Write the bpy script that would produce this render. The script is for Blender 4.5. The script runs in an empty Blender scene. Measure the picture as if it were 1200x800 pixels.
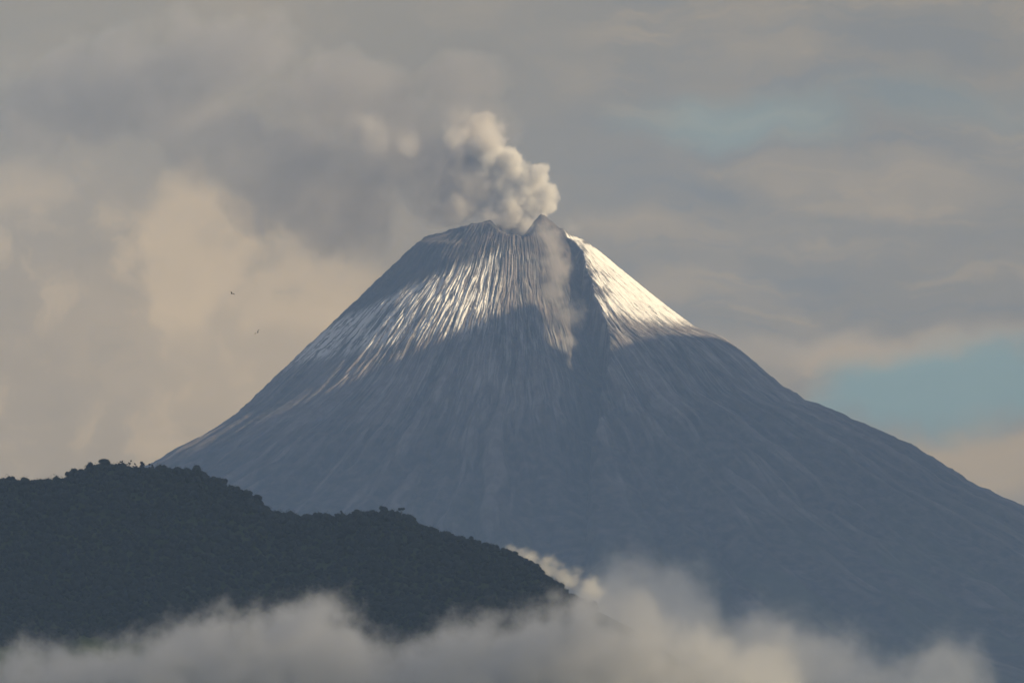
import bpy, math, random
import numpy as np
from mathutils import Vector

random.seed(7)
rng = np.random.default_rng(7)
S = bpy.context.scene
COL = S.collection

# ------------------------------------------------------------------ camera
PITCH = math.radians(5.0)
FPX = 8000.0                       # focal length in photograph pixels (1200 wide)
CAMZ = 20.0
cam_d = bpy.data.cameras.new('camera')
cam = bpy.data.objects.new('camera', cam_d)
COL.objects.link(cam)
cam.location = (0, 0, CAMZ)
cam.rotation_euler = (math.radians(90) + PITCH, 0, 0)
cam_d.sensor_width = 36.0
cam_d.lens = 36.0 * FPX / 1200.0
cam_d.clip_start = 1.0
cam_d.clip_end = 300000.0
S.camera = cam


def at(px, py, Y):
    """world point on the plane y = Y seen at a pixel of the 1200x800 photograph (numpy friendly)"""
    a = (np.asarray(px, float) - 600.0) / FPX
    b = (400.0 - np.asarray(py, float)) / FPX
    dy = math.cos(PITCH) - b * math.sin(PITCH)
    dz = math.sin(PITCH) + b * math.cos(PITCH)
    t = Y / dy
    return a * t, Y + 0 * a, CAMZ + dz * t


def atv(px, py, Y):
    x, y, z = at(px, py, Y)
    return Vector((float(x), float(y), float(z)))


# ------------------------------------------------------------------ render settings
S.render.engine = 'CYCLES'
S.view_settings.view_transform = 'Standard'
S.view_settings.look = 'None'
S.view_settings.exposure = 0.85
S.view_settings.gamma = 1.0
S.cycles.use_denoising = True
S.cycles.max_bounces = 7
S.cycles.diffuse_bounces = 2
S.cycles.glossy_bounces = 1
S.cycles.volume_bounces = 5
S.cycles.transparent_max_bounces = 64
S.cycles.volume_max_steps = 512
S.cycles.use_adaptive_sampling = True
S.cycles.adaptive_threshold = 0.02

# ------------------------------------------------------------------ sun
SUN_EL = math.radians(24.0)
SUN_AZ = math.radians(180.0 - 67.0)     # clockwise from +Y (the view direction): behind the camera, to its right
SUN_DIR = Vector((math.sin(SUN_AZ) * math.cos(SUN_EL), math.cos(SUN_AZ) * math.cos(SUN_EL), math.sin(SUN_EL)))
sun_d = bpy.data.lights.new('sun', 'SUN')
sun = bpy.data.objects.new('sun', sun_d)
COL.objects.link(sun)
sun_d.energy = 5.0
sun_d.angle = math.radians(0.5)
sun_d.color = (1.0, 0.79, 0.47)
sun.rotation_euler = SUN_DIR.to_track_quat('Z', 'Y').to_euler()
sun.location = (3000, -3000, 8000)


# ------------------------------------------------------------------ node helper
class NT:
    def __init__(self, tree):
        self.t = tree
        self.n = tree.nodes
        self.l = tree.links

    def node(self, typ, **kw):
        nd = self.n.new(typ)
        for k, v in kw.items():
            setattr(nd, k, v)
        return nd

    def put(self, sock, v):
        if isinstance(v, bpy.types.NodeSocket):
            self.l.new(v, sock)
        elif v is not None:
            sock.default_value = v

    def m(self, op, a, b=None, c=None, clamp=False):
        nd = self.node('ShaderNodeMath', operation=op, use_clamp=clamp)
        for i, v in enumerate((a, b, c)):
            if v is not None:
                self.put(nd.inputs[i], v)
        return nd.outputs[0]

    def v(self, op, a, b=None, c=None, out=0):
        nd = self.node('ShaderNodeVectorMath', operation=op)
        for i, v in enumerate((a, b, c)):
            if v is not None:
                self.put(nd.inputs[i], v)
        return nd.outputs[out]

    def noise(self, vec, scale, detail=4.0, rough=0.55, dist=0.0, lac=2.0):
        nd = self.node('ShaderNodeTexNoise')
        self.put(nd.inputs['Vector'], vec)
        nd.inputs['Scale'].default_value = scale
        nd.inputs['Detail'].default_value = detail
        nd.inputs['Roughness'].default_value = rough
        nd.inputs['Distortion'].default_value = dist
        nd.inputs['Lacunarity'].default_value = lac
        return nd.outputs[0]

    def rng(self, v, a, b, c=0.0, d=1.0, kind='SMOOTHSTEP'):
        nd = self.node('ShaderNodeMapRange', interpolation_type=kind, clamp=True) if kind != 'LINEAR' else \
            self.node('ShaderNodeMapRange', clamp=True)
        self.put(nd.inputs['Value'], v)
        for k, x in (('From Min', a), ('From Max', b), ('To Min', c), ('To Max', d)):
            self.put(nd.inputs[k], x)
        return nd.outputs['Result']

    def mix(self, f, a, b):
        nd = self.node('ShaderNodeMix', data_type='RGBA')
        self.put(nd.inputs[0], f)
        self.put(nd.inputs[6], a)
        self.put(nd.inputs[7], b)
        return nd.outputs[2]

    def comb(self, x, y, z):
        nd = self.node('ShaderNodeCombineXYZ')
        for i, v in enumerate((x, y, z)):
            self.put(nd.inputs[i], v)
        return nd.outputs[0]

    def sep(self, v):
        nd = self.node('ShaderNodeSeparateXYZ')
        self.put(nd.inputs[0], v)
        return nd.outputs

    def curve(self, v, pts, x0, x1, y0, y1):
        """piecewise curve through pts, returning real values"""
        u = self.m('DIVIDE', self.m('SUBTRACT', v, x0), x1 - x0, clamp=True)
        nd = self.node('ShaderNodeFloatCurve')
        c = nd.mapping.curves[0]
        P = [((x - x0) / (x1 - x0), (y - y0) / (y1 - y0)) for x, y in pts]
        c.points[0].location = P[0]
        c.points[1].location = P[-1]
        for p in P[1:-1]:
            c.points.new(*p)
        nd.mapping.update()
        nd.inputs['Factor'].default_value = 1.0
        self.put(nd.inputs['Value'], u)
        return self.m('MULTIPLY_ADD', nd.outputs[0], y1 - y0, y0)


# ------------------------------------------------------------------ world: sky with broken high cloud
W = bpy.data.worlds.new('World')
S.world = W
W.use_nodes = True
w = NT(W.node_tree)
w.n.clear()
tc = w.node('ShaderNodeTexCoord').outputs['Generated']
d = w.v('NORMALIZE', tc)
dx, dy, dz = w.sep(d)
FWD = (0, math.cos(PITCH), math.sin(PITCH))
UP = (0, -math.sin(PITCH), math.cos(PITCH))
df = w.m('MAXIMUM', w.v('DOT_PRODUCT', d, FWD, out=1), 0.05)
# cloud coordinates: azimuth and elevation offset from the volcano, one unit = 100 photograph pixels
U = w.m('MULTIPLY', w.m('DIVIDE', dx, df), FPX / 100)
V = w.m('MULTIPLY', w.m('DIVIDE', w.v('DOT_PRODUCT', d, UP, out=1), df), FPX / 100)
uv = w.comb(U, V, 0.0)
# warp the coordinates so cloud patches get uneven edges
wn = w.node('ShaderNodeTexNoise')
w.put(wn.inputs['Vector'], uv)
wn.inputs['Scale'].default_value = 0.75
wn.inputs['Detail'].default_value = 5.0
wn.inputs['Roughness'].default_value = 0.55
warp = w.v('MULTIPLY', w.v('SUBTRACT', wn.outputs['Color'], (0.5, 0.5, 0.5)), (2.4, 1.0, 0.0))
uvw = w.v('ADD', uv, warp)


def patch(px, py, rx, ry, soft=1.0, src=uvw):
    """soft elliptical cloud patch in the sky; 0..1"""
    cx, cy = (px - 600) / 100, (400 - py) / 100
    q = w.v('MULTIPLY', w.v('SUBTRACT', src, (cx, cy, 0)), (100 / rx, 100 / ry, 0))
    return w.rng(w.v('LENGTH', q, out=1), 1.0 + soft * 0.5, 1.0 - soft * 0.5)


sky = w.node('ShaderNodeTexSky', sky_type='NISHITA', sun_disc=False)
sky.sun_elevation = SUN_EL
sky.sun_rotation = SUN_AZ
sky.altitude = 1000
sky.air_density = 1.0
sky.dust_density = 1.0
skyc = w.v('SCALE', sky.outputs[0], None)
skyc.node.inputs['Scale'].default_value = 0.07
blue = skyc

stre = w.v('MULTIPLY', d, (1.0, 1.0, 5.0))
n_big = w.noise(stre, 2.2, 5, 0.55)
n_loc = w.noise(w.v('MULTIPLY', uvw, (0.55, 1.0, 1.0)), 0.9, 5, 0.55)
n_loc2 = w.noise(w.v('MULTIPLY', uvw, (0.3, 1.3, 1.0)), 0.8, 4, 0.5)
GREY = (0.262, 0.200, 0.112, 1)
COOL = (0.244, 0.202, 0.138, 1)
WARM = (0.45, 0.318, 0.160, 1)
GLOW = (0.68, 0.47, 0.225, 1)
cl = w.mix(w.rng(U, -3.0, 2.0), GREY, COOL)
cl = w.mix(w.m('MULTIPLY', w.rng(n_loc, 0.42, 0.72), 0.30), cl, WARM)
# warm-lit cloud masses low at left and along the right-hand horizon
cl = w.mix(w.m('MULTIPLY', patch(160, 470, 420, 250, 1.0), 0.62), cl, WARM)
cl = w.mix(w.m('MULTIPLY', patch(225, 300, 62, 82, 0.6), 0.62), cl, GLOW)
cl = w.mix(w.m('MULTIPLY', patch(380, 345, 75, 55, 1.0), 0.45), cl, GLOW)
cl = w.mix(w.m('MULTIPLY', patch(300, 410, 170, 90, 1.4), 0.30), cl, GLOW)
cl = w.mix(w.m('MULTIPLY', patch(5, 225, 45, 24, 1.4), 0.35), cl, GLOW)
cl = w.mix(w.m('MULTIPLY', patch(1040, 410, 150, 22, 1.3), 0.70), cl, (0.50, 0.37, 0.22, 1))
cl = w.mix(w.m('MULTIPLY', patch(1120, 545, 200, 40, 1.0), 0.80), cl, WARM)
cl = w.mix(w.m('MULTIPLY', patch(790, 270, 95, 20, 1.6), 0.42), cl, WARM)
cl = w.mix(w.m('MULTIPLY', patch(810, 335, 110, 14, 1.6), 0.45), cl, WARM)
cl = w.mix(w.m('MULTIPLY', patch(950, 210, 70, 24, 1.6), 0.30), cl, WARM)
cl = w.mix(w.m('MULTIPLY', patch(1100, 225, 90, 34, 1.6), 0.30), cl, WARM)
cl = w.mix(w.m('MULTIPLY', patch(250, 130, 40, 18, 1.8), 0.30), cl, WARM)
bil = w.noise(w.v('MULTIPLY', uvw, (1.0, 1.0, 1.0)), 1.15, 6, 0.6)
lefty = patch(170, 420, 430, 260, 0.9)
cl = w.mix(w.m('MULTIPLY', w.m('MULTIPLY', w.rng(bil, 0.48, 0.68), lefty), 0.40), cl, GLOW)
cl = w.mix(w.m('MULTIPLY', w.m('MULTIPLY', w.rng(bil, 0.46, 0.30), lefty), 0.35), cl, GREY)
strk = w.noise(w.v('MULTIPLY', uvw, (0.28, 1.7, 1.0)), 1.25, 5, 0.6)
righty = w.rng(U, 0.2, 1.6)
cl = w.mix(w.m('MULTIPLY', w.m('MULTIPLY', w.rng(strk, 0.50, 0.66), righty), 0.42), cl, WARM)
cl = w.mix(w.m('MULTIPLY', w.m('MULTIPLY', w.rng(strk, 0.48, 0.36), righty), 0.42), cl, (0.17, 0.165, 0.145, 1))
# gaps of blue sky
gap = w.m('MULTIPLY', patch(1115, 455, 130, 48, 0.9), 0.80)
gap = w.m('MAXIMUM', gap, w.m('MULTIPLY', patch(865, 140, 115, 28, 1.5), 0.50))
gap = w.m('MAXIMUM', gap, w.m('MULTIPLY', patch(1100, 120, 120, 22, 1.8), 0.20))
# overhead the layer breaks up into open sky
over = w.m('MULTIPLY', w.rng(dz, 0.16, 0.42), w.rng(n_big, 0.38, 0.58, 0.4, 1.0))
cl = w.mix(gap, cl, (0.20, 0.30, 0.27, 1))
fin = w.mix(over, cl, w.v('ADD', blue, (0.0, 0.0, 0.0)))
# the photograph's clear gap is real sky colour seen through thin cloud
bg = w.node('ShaderNodeBackground')
w.put(bg.inputs['Color'], fin)
bg.inputs['Strength'].default_value = 0.86
wo = w.node('ShaderNodeOutputWorld')
w.l.new(bg.outputs[0], wo.inputs['Surface'])


# ------------------------------------------------------------------ numpy noise
_perm = rng.permutation(4096)
_grad = rng.normal(size=(4096, 3))
_grad /= np.linalg.norm(_grad, axis=1)[:, None]


def pn(x, y, z=0.0):
    """gradient noise, about -1..1"""
    x, y, z = np.broadcast_arrays(np.asarray(x, float), np.asarray(y, float), np.asarray(z, float))
    xi, yi, zi = np.floor(x).astype(int), np.floor(y).astype(int), np.floor(z).astype(int)
    fx, fy, fz = x - xi, y - yi, z - zi
    u, v, s = (f * f * f * (f * (f * 6 - 15) + 10) for f in (fx, fy, fz))
    out = 0
    for i in (0, 1):
        for j in (0, 1):
            for k in (0, 1):
                g = _grad[_perm[(_perm[(_perm[(xi + i) & 4095] + yi + j) & 4095] + zi + k) & 4095]]
                dt = g[..., 0] * (fx - i) + g[..., 1] * (fy - j) + g[..., 2] * (fz - k)
                out = out + dt * (u if i else 1 - u) * (v if j else 1 - v) * (s if k else 1 - s)
    return out * 1.6


_g2 = np.stack([np.cos(np.linspace(0, 2 * np.pi, 4096)), np.sin(np.linspace(0, 2 * np.pi, 4096))], 1)[rng.permutation(4096)].astype(np.float32)
_g2x, _g2y = _g2[:, 0].copy(), _g2[:, 1].copy()
_p32 = _perm.astype(np.int32)
_pn3 = pn


def pn2(x, y, seed):
    x, y = np.broadcast_arrays(np.asarray(x, np.float32), np.asarray(y, np.float32))
    x0_, y0_ = np.floor(x), np.floor(y)
    xi, yi = x0_.astype(np.int32) + seed, y0_.astype(np.int32)
    fx, fy = x - x0_, y - y0_
    u = fx * fx * fx * (fx * (fx * 6 - 15) + 10)
    v = fy * fy * fy * (fy * (fy * 6 - 15) + 10)
    h0, h1 = _p32[xi & 4095], _p32[(xi + 1) & 4095]

    def c(h, dy_, dx_):
        i = _p32[(h + yi + dy_) & 4095]
        return _g2x[i] * (fx - dx_) + _g2y[i] * (fy - dy_)
    a = c(h0, 0, 0); b = c(h1, 0, 1)
    lo = a + u * (b - a)
    a = c(h0, 1, 0); b = c(h1, 1, 1)
    hi = a + u * (b - a)
    return (lo + v * (hi - lo)) * 1.5


def pn(x, y, z=0.0):
    if np.ndim(z) == 0:
        return pn2(x, y, int(abs(z) * 37) % 4096)
    return _pn3(x, y, z)


def fbm(x, y, z=0.0, o=4, rough=0.5):
    a, t, tot = 1.0, 0, 0
    for i in range(o):
        t = t + a * pn(x * 2 ** i + 17 * i, y * 2 ** i + 5 * i, (np.asarray(z) * 2 ** i if np.ndim(z) else z + i))
        tot += a
        a *= rough
    return t / tot


def sstep(a, b, x):
    t = np.clip((x - a) / (b - a), 0, 1)
    return t * t * (3 - 2 * t)


def grid_mesh(name, X, Y, Z, attrs=None, wrap=False, smooth=True):
    """quad grid from 2-D arrays"""
    n, k = X.shape
    me = bpy.data.meshes.new(name)
    co = np.stack([X, Y, Z], -1).reshape(-1, 3).astype(np.float32)
    me.vertices.add(n * k)
    me.vertices.foreach_set('co', co.ravel())
    idx = np.arange(n * k).reshape(n, k)
    a, b, c, e = idx[:-1, :-1], idx[:-1, 1:], idx[1:, 1:], idx[1:, :-1]
    q = np.stack([a, b, c, e], -1).reshape(-1, 4)
    if wrap:
        a, b, c, e = idx[-1, :-1], idx[-1, 1:], idx[0, 1:], idx[0, :-1]
        q = np.vstack([q, np.stack([a, b, c, e], -1).reshape(-1, 4)])
    set_polys(me, q)
    if smooth:
        me.shade_smooth()
    for kk, vv in (attrs or {}).items():
        at_ = me.attributes.new(kk, 'FLOAT', 'POINT')
        at_.data.foreach_set('value', vv.ravel().astype(np.float32))
    return me


def set_polys(me, q):
    m, s = q.shape
    me.loops.add(m * s)
    me.loops.foreach_set('vertex_index', q.ravel().astype(np.int32))
    me.polygons.add(m)
    me.polygons.foreach_set('loop_start', np.arange(0, m * s, s, dtype=np.int32))
    me.update(calc_edges=True)


def mesh_from(name, V_, F_, mat=None, smooth=False):
    me = bpy.data.meshes.new(name)
    V_ = np.asarray(V_, np.float32)
    me.vertices.add(len(V_))
    me.vertices.foreach_set('co', V_.ravel())
    set_polys(me, np.asarray(F_))
    if smooth:
        me.shade_smooth()
    if mat:
        me.materials.append(mat)
    return me


def link(name, me, parent=None, loc=None, label=None, cat=None, group=None, kind=None):
    o = bpy.data.objects.new(name, me)
    COL.objects.link(o)
    if parent:
        o.parent = parent
    if loc is not None:
        o.location = loc
    for k, v in (('label', label), ('category', cat), ('group', group), ('kind', kind)):
        if v:
            o[k] = v
    return o


def new_mat(name):
    mt = bpy.data.materials.new(name)
    mt.use_nodes = True
    t = NT(mt.node_tree)
    t.n.clear()
    out = t.node('ShaderNodeOutputMaterial')
    return mt, t, out


def surf_mat(name, colfn, rough=0.95, spec=0.1, bump=None):
    mt, t, out = new_mat(name)
    b = t.node('ShaderNodeBsdfPrincipled')
    t.put(b.inputs['Base Color'], colfn(t))
    b.inputs['Roughness'].default_value = rough
    b.inputs['Specular IOR Level'].default_value = spec
    if bump:
        bn = t.node('ShaderNodeBump')
        h, dist = bump(t)
        t.put(bn.inputs['Height'], h)
        bn.inputs['Distance'].default_value = dist
        bn.inputs['Strength'].default_value = 1.0
        t.l.new(bn.outputs[0], b.inputs['Normal'])
    t.l.new(b.outputs[0], out.inputs['Surface'])
    return mt


# ------------------------------------------------------------------ ground
def ground_col(t):
    p = t.node('ShaderNodeTexCoord').outputs['Object']
    n = t.noise(p, 0.0012, 8, 0.6)
    return t.mix(t.rng(n, 0.35, 0.65), (0.045, 0.07, 0.028, 1), (0.09, 0.10, 0.045, 1))


gx = np.linspace(-24000, 24000, 90)
gy = np.linspace(-9000, 49900, 110)
GX, GY = np.meshgrid(gx, gy, indexing='ij')
GZ = 12 * fbm(GX / 3000, GY / 3000) * sstep(1500, 5000, np.hypot(GX, GY))
me = grid_mesh('ground', GX, GY, GZ)
me.materials.append(surf_mat('ground_forest', ground_col))
link('ground', me, kind='structure', label='green lowland forest plain below the volcano, under the mist', cat='ground')

# ------------------------------------------------------------------ volcano
VX, VY = 605.0, 40000.0           # axis: photograph column, distance
PX = VY / FPX                     # metres per pixel at the axis


def prof(pts):
    a = np.array(pts, float)
    return a[:, 0], a[:, 1]


L = prof([(0, 262), (60, 268), (90, 276), (115, 283), (125, 295), (140, 320), (160, 339), (182, 358), (205, 383), (235, 415), (275, 452), (315, 479), (365, 508),
          (405, 529), (425, 543), (480, 570), (605, 630), (800, 700), (1100, 790), (1450, 875), (1700, 980), (1950, 1110)])
R = prof([(0, 262), (50, 272), (67, 279), (80, 283), (95, 292), (135, 325), (175, 357), (210, 383), (245, 397), (285, 429), (315, 455), (340, 469),
          (380, 484), (425, 508), (465, 524), (505, 549), (545, 573), (595, 596), (700, 650), (850, 715), (1100, 800), (1450, 885), (1700, 985), (1950, 1110)])

NR = 620
nf = 2300
th_front = np.linspace(-108, 108, nf)
th_back = np.linspace(108, 252, 260)[1:-1]
th = np.radians(np.concatenate([th_front, th_back]))
rr = np.concatenate([np.linspace(0.5, 60, 70)[:-1], np.linspace(60, 700, NR - 130), np.geomspace(702, 1950, 90)])
TH, RR = np.meshgrid(th, rr, indexing='ij')
TD = np.degrees(TH)
TH, RR, TD = TH.astype(np.float32), RR.astype(np.float32), TD.astype(np.float32)
lx, ly = RR * np.sin(TH), -RR * np.cos(TH)        # px units, +x right, ly negative = towards the camera

sr = np.sin(TH)
wr = sstep(-1.0, 1.0, sr)
# interpolation of the profiles, radius wobbled so contours are not circles
wob = 1 + 0.035 * fbm(TH * 1.6 + 3.1, np.log(RR + 20) * 0.8, 2.2, 3)
side = np.abs(sr) ** 6
rw = RR * (wob * (1 - side) + side)
PL = np.interp(rw, *L)
PR = np.interp(rw, *R)
P = PL * (1 - wr) + PR * wr
wfront = sstep(0.45, 0.80, np.cos(TH)) * (1 - sstep(10, 35, TD))
P = P * (1 - wfront) + wfront * np.where(rw < 130, np.minimum(P, np.interp(130, *L) + (rw - 130) * 0.92), P)
el = 800 - P                                       # elevation in px
cap_x = [400, 488, 500, 545, 574, 582, 592, 612, 622, 634, 650, 671, 686, 697, 800]
cap_p = [283, 283, 278, 265, 260, 268, 274, 276, 270, 252, 262, 277, 284, 289, 300]
el = np.minimum(el, 800 - np.interp(lx + VX, cap_x, cap_p))
# soften the piecewise-linear profile
k5 = np.array([1, 2, 3, 2, 1.0]); k5 /= k5.sum()
pad = np.pad(el, ((0, 0), (2, 2)), mode='edge')
el = sum(k5[i] * pad[:, i:i + el.shape[1]] for i in range(5))


def ridge(pts, slope, sharp=1.0):
    """height field of a crest line through pts = (x px, depth px, photo row), falling away on both sides"""
    best = np.full(lx.shape, -1e9)
    for (x0, y0, p0), (x1, y1, p1) in zip(pts[:-1], pts[1:]):
        dx_, dy_ = x1 - x0, y1 - y0
        t = np.clip(((lx + VX - x0) * dx_ + (ly - y0) * dy_) / (dx_ * dx_ + dy_ * dy_ + 1e-9), 0, 1)
        dist = np.hypot(lx + VX - x0 - t * dx_, ly - y0 - t * dy_)
        best = np.maximum(best, 800 - (p0 + t * (p1 - p0)) - slope * dist)
    return best


# crater floor and its ragged rim
crater = sstep(80, 30, np.hypot(lx + 4, (ly - 35) * 0.95))
el = el - 26 * crater
jag = 3.0 * fbm(lx / 9, ly / 9, 1.1, 3) + 1.5 * fbm(lx / 3.5, ly / 3.5, 4.4, 2)
crest = np.maximum.reduce([
    ridge([(488, 5, 284), (500, -5, 277), (545, -28, 264), (574, -40, 258), (566, -80, 296)], 0.95),
    ridge([(574, -40, 259), (584, -66, 282), (596, -100, 320), (612, -150, 372), (632, -190, 412)], 1.0),
    ridge([(580, 20, 264), (590, 30, 250), (599, 34, 248), (608, 30, 258)], 1.5),
    ridge([(626, -20, 262), (634, -24, 250), (650, -22, 261), (671, -18, 276), (686, -16, 282), (697, -16, 290)], 1.25),
    ridge([(500, 20, 284), (550, 55, 270), (620, 60, 266), (670, 20, 280)], 0.9),
])
el = np.maximum(el, crest + jag * 0.8 * sstep(0, 10, crest - el + 6))

# the great ravine: gentle on its left, cut off by a cliff on its right
edge = np.interp(RR, [40, 60, 80, 125, 160, 200, 225, 300, 430, 600, 900], [82, 70, 58, 40.5, 34.5, 31, 28.5, 19, 11.5, 8, 6])
edge = edge + 1.4 * fbm(RR / 22, 0.3, 9.0, 3) * sstep(60, 120, RR)
left = np.interp(RR, [40, 60, 125, 200, 300, 430, 600, 900], [-12, -8, 1, 6, 7, 3, -4, -6])
left = left + 3.0 * fbm(RR / 60, 0.7, 3.0, 3)
dep = 1.25 * np.interp(RR, [0, 50, 75, 110, 200, 300, 400, 520, 700], [0, 0, 5, 26, 50, 50, 44, 32, 8])
u = (TD - left) / (edge - left)
cut = sstep(-0.1, 0.90, u) * (1 - sstep(0.93, 1.0, u))
el = el - dep * cut
# a raised lip to the right of the cliff
el = el + 3.5 * np.exp(-((TD - edge - 2) / 3.0) ** 2) * sstep(70, 120, RR) * sstep(420, 250, RR)

# second, smaller gullies at the foot of the front face, uneven and forking downhill
gul = np.zeros_like(el)
gr = np.random.default_rng(91)
GL = [(2.5, 330, 900, 15, 2.6), (-6, 380, 900, 10, 2.0), (19, 330, 900, 9, 2.2), (27, 300, 900, 8, 1.8), (-17, 300, 900, 7, 1.6),
      (36, 420, 900, 8, 1.6), (-31, 260, 900, 6, 1.4), (46, 200, 900, 6, 1.3), (-9, 260, 600, 5, 1.0), (-1, 300, 700, 6, 1.1)]
GL += [(gr.uniform(-75, 75), gr.uniform(180, 480), 1000, gr.uniform(3, 8), gr.uniform(0.5, 1.5)) for _ in range(26)]
for q, (t0, r0, r1, dd, wd) in enumerate(GL):
    R1 = rr[None, :].astype(np.float32)
    c = t0 + 2.2 * fbm(R1 / 80, t0 * 0.37, 1.0, 4)
    grow = sstep(r0, r0 + 160, R1) * sstep(r1 + 250, r1, R1)
    wv_ = wd * (0.5 + 0.8 * sstep(r0, r0 + 300, R1))
    for br in (0.0, gr.uniform(-1, 1) * 3.2):
        uu = (TD - c - br * sstep(r0 + 90, r0 + 260, R1)) / wv_
        k_ = np.exp(-np.abs(uu) ** 1.3) * grow * (1.0 if br == 0 else 0.6)
        el = el - dd * k_
        gul = np.maximum(gul, k_ * min(1, dd / 8))

# downhill gullies and ribs
lr = np.log(RR + 30)
warp = 0.034 * fbm(TH * 7, lr * 2.2, 0.2, 3) + 0.030 * fbm(TH * 2.5, lr * 3.5, 71.0, 2) * sstep(200, 420, RR) + 0.006 * fbm(TH * 40, lr * 14, 1.2, 2)
T2 = TH + warp
base_on = sstep(40, 130, RR)
amp_mod = 0.35 + 1.3 * sstep(-0.35, 0.45, fbm(T2 * 4.5, lr * 2.6, 77.0, 3))
g1 = np.abs(pn(T2 * 11, lr * 1.3, 0.5)) * 2
g2 = np.abs(pn(T2 * 24 + 7, lr * 2.0, 2.5)) * 2
g3 = np.abs(pn(T2 * 48 + 3, lr * 3.4, 4.5)) * 2
g4 = pn(T2 * 100, lr * 4.5, 6.5)
g5 = pn(T2 * 190, lr * 9, 8.5)
patchy0 = fbm(T2 * 6, lr * 5, 41.0, 3)
in_rav = cut * sstep(0.02, 0.2, u)
cutf = lambda n, k: 1 - np.exp(-(np.abs(n) * k) ** 1.2)          # narrow notches between broader ribs
n6 = pn(T2 * 34 + 0.8 * patchy0, lr * 2.6, 31.5)
n7 = pn(T2 * 70 + 11, lr * 3.2, 33.5)
rel = (9.5 * sstep(150, 480, RR) * (g1 - 0.5)
       + (1.3 + 2.6 * sstep(200, 450, RR)) * (g2 - 0.5)
       + (2.6 - 0.9 * sstep(250, 450, RR)) * (cutf(n6, 4.5) - 0.7) * (0.35 + 0.65 * sstep(-0.3, 0.4, patchy0))
       + (1.3 - 0.5 * sstep(250, 450, RR)) * (cutf(n7, 4.0) - 0.7)
       + 1.0 * (g3 - 0.5)
       + 1.1 * pn(T2 * 42, lr * 11, 61.5) + 0.5 * pn(T2 * 85, lr * 22, 62.5)
       + 0.5 * g4 * 0.7 + 0.15 * g5)
sil = 0.35 + 0.65 * sstep(1.0, 0.80, np.abs(sr))          # keep the skyline fairly clean
rightface = sstep(edge + 3, edge + 12, TD) * sstep(260, 150, RR)
el = el + rel * (1 + (amp_mod - 1) * sstep(180, 300, RR)) * base_on * sil * (1 - 0.45 * in_rav) * (1 - 0.45 * rightface)
# stony roughness
el = el + (0.6 * fbm(lx / 12, ly / 12, 0.0, 4) + 0.25 * fbm(lx / 3, ly / 3, 5.0, 2)) * sstep(10, 60, RR) * (0.6 + 0.4 * sil)
# shallow bulges along the right-hand skyline
el = el + (3.2 * fbm(RR / 34, 5.5, 0, 3) + 1.6 * fbm(RR / 9, 6.5, 0, 3)) * sstep(240, 300, RR) * sstep(0.75, 0.95, sr)
el = el + (2.0 * fbm(RR / 30, 9.5, 0, 3) + 1.2 * fbm(RR / 8, 7.5, 0, 3)) * sstep(200, 300, RR) * sstep(-0.75, -0.95, sr)

Yw = VY + ly * PX
xv = (VX - 600) * PX
_, _, Zw = at(600, 800 - el, Yw)
Zw = np.maximum(Zw, -30)
Zw[:, -1] = -60
Xw = xv + lx * PX

# snow cover, streaked downhill, with an uneven lower limit
py_s = 800 - el
patchy = fbm(T2 * 30, lr * 6, 3.3, 4, 0.6)
fine = fbm(T2 * 120, lr * 8, 7.3, 3, 0.55)
grain = fbm(lx / 3.2, ly / 3.2, 2.0, 3, 0.6)
snowline = np.interp(TD, [-100, -70, -50, -30, -10, -2, 0, 20, 40, 60, 80, 100],
                     [440, 426, 412, 400, 394, 388, 380, 376, 378, 382, 382, 386])
top = np.interp(TD, [-100, -80, -60, -40, -20, -8, 5, 20, 30], [390, 368, 345, 320, 302, 290, 290, 300, 240])  # upper snow limit, lowered at left to paint the shade there
sn_l = sstep(6, -12, py_s - snowline + 16 * patchy + 7 * fine + 4 * grain) * sstep(-8, 14, py_s - top + 10 * patchy)
chunk = fbm(T2 * 55, lr * 13, 51.0, 4, 0.6)
cover = sstep(-0.26, 0.16, 0.45 * fine + 0.75 * patchy + 0.45 * chunk + 0.35 * grain + (0.55 - g3) * 0.45 - 0.06 * sstep(-40, -10, TD))
sn_left = sn_l * cover * sstep(-96, -80, TD) * (1 - sstep(-13, -3, TD + 5 * patchy))
rl = sstep(edge - 0.6, edge + 0.4, TD)
low_r = sstep(4, -14, py_s - snowline + 15 * patchy + 7 * fine + 5 * grain)
band_ = sstep(edge + 17, edge + 4, TD + 3 * patchy)
holes = sstep(0.26, 0.10, fbm(T2 * 26, lr * 7, 12.3, 5, 0.65) + 0.25 * fine + 0.30 * band_ * sstep(-0.3, 0.3, fbm(T2 * 12, lr * 5, 14.3, 3)) - 0.10 * (1 - band_))
sn_right = rl * low_r * (0.10 + 0.90 * holes) * sstep(105, 92, TD) * sstep(44, 60, RR)
bare_lip = sstep(0, 6, np.abs(lx + VX - 688) - 2 + 0.4 * jag) + sstep(4, 8, py_s - 280)
sn_right = sn_right * np.clip(bare_lip, 0, 1)
snow = np.clip(sn_left + sn_right, 0, 1)
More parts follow.
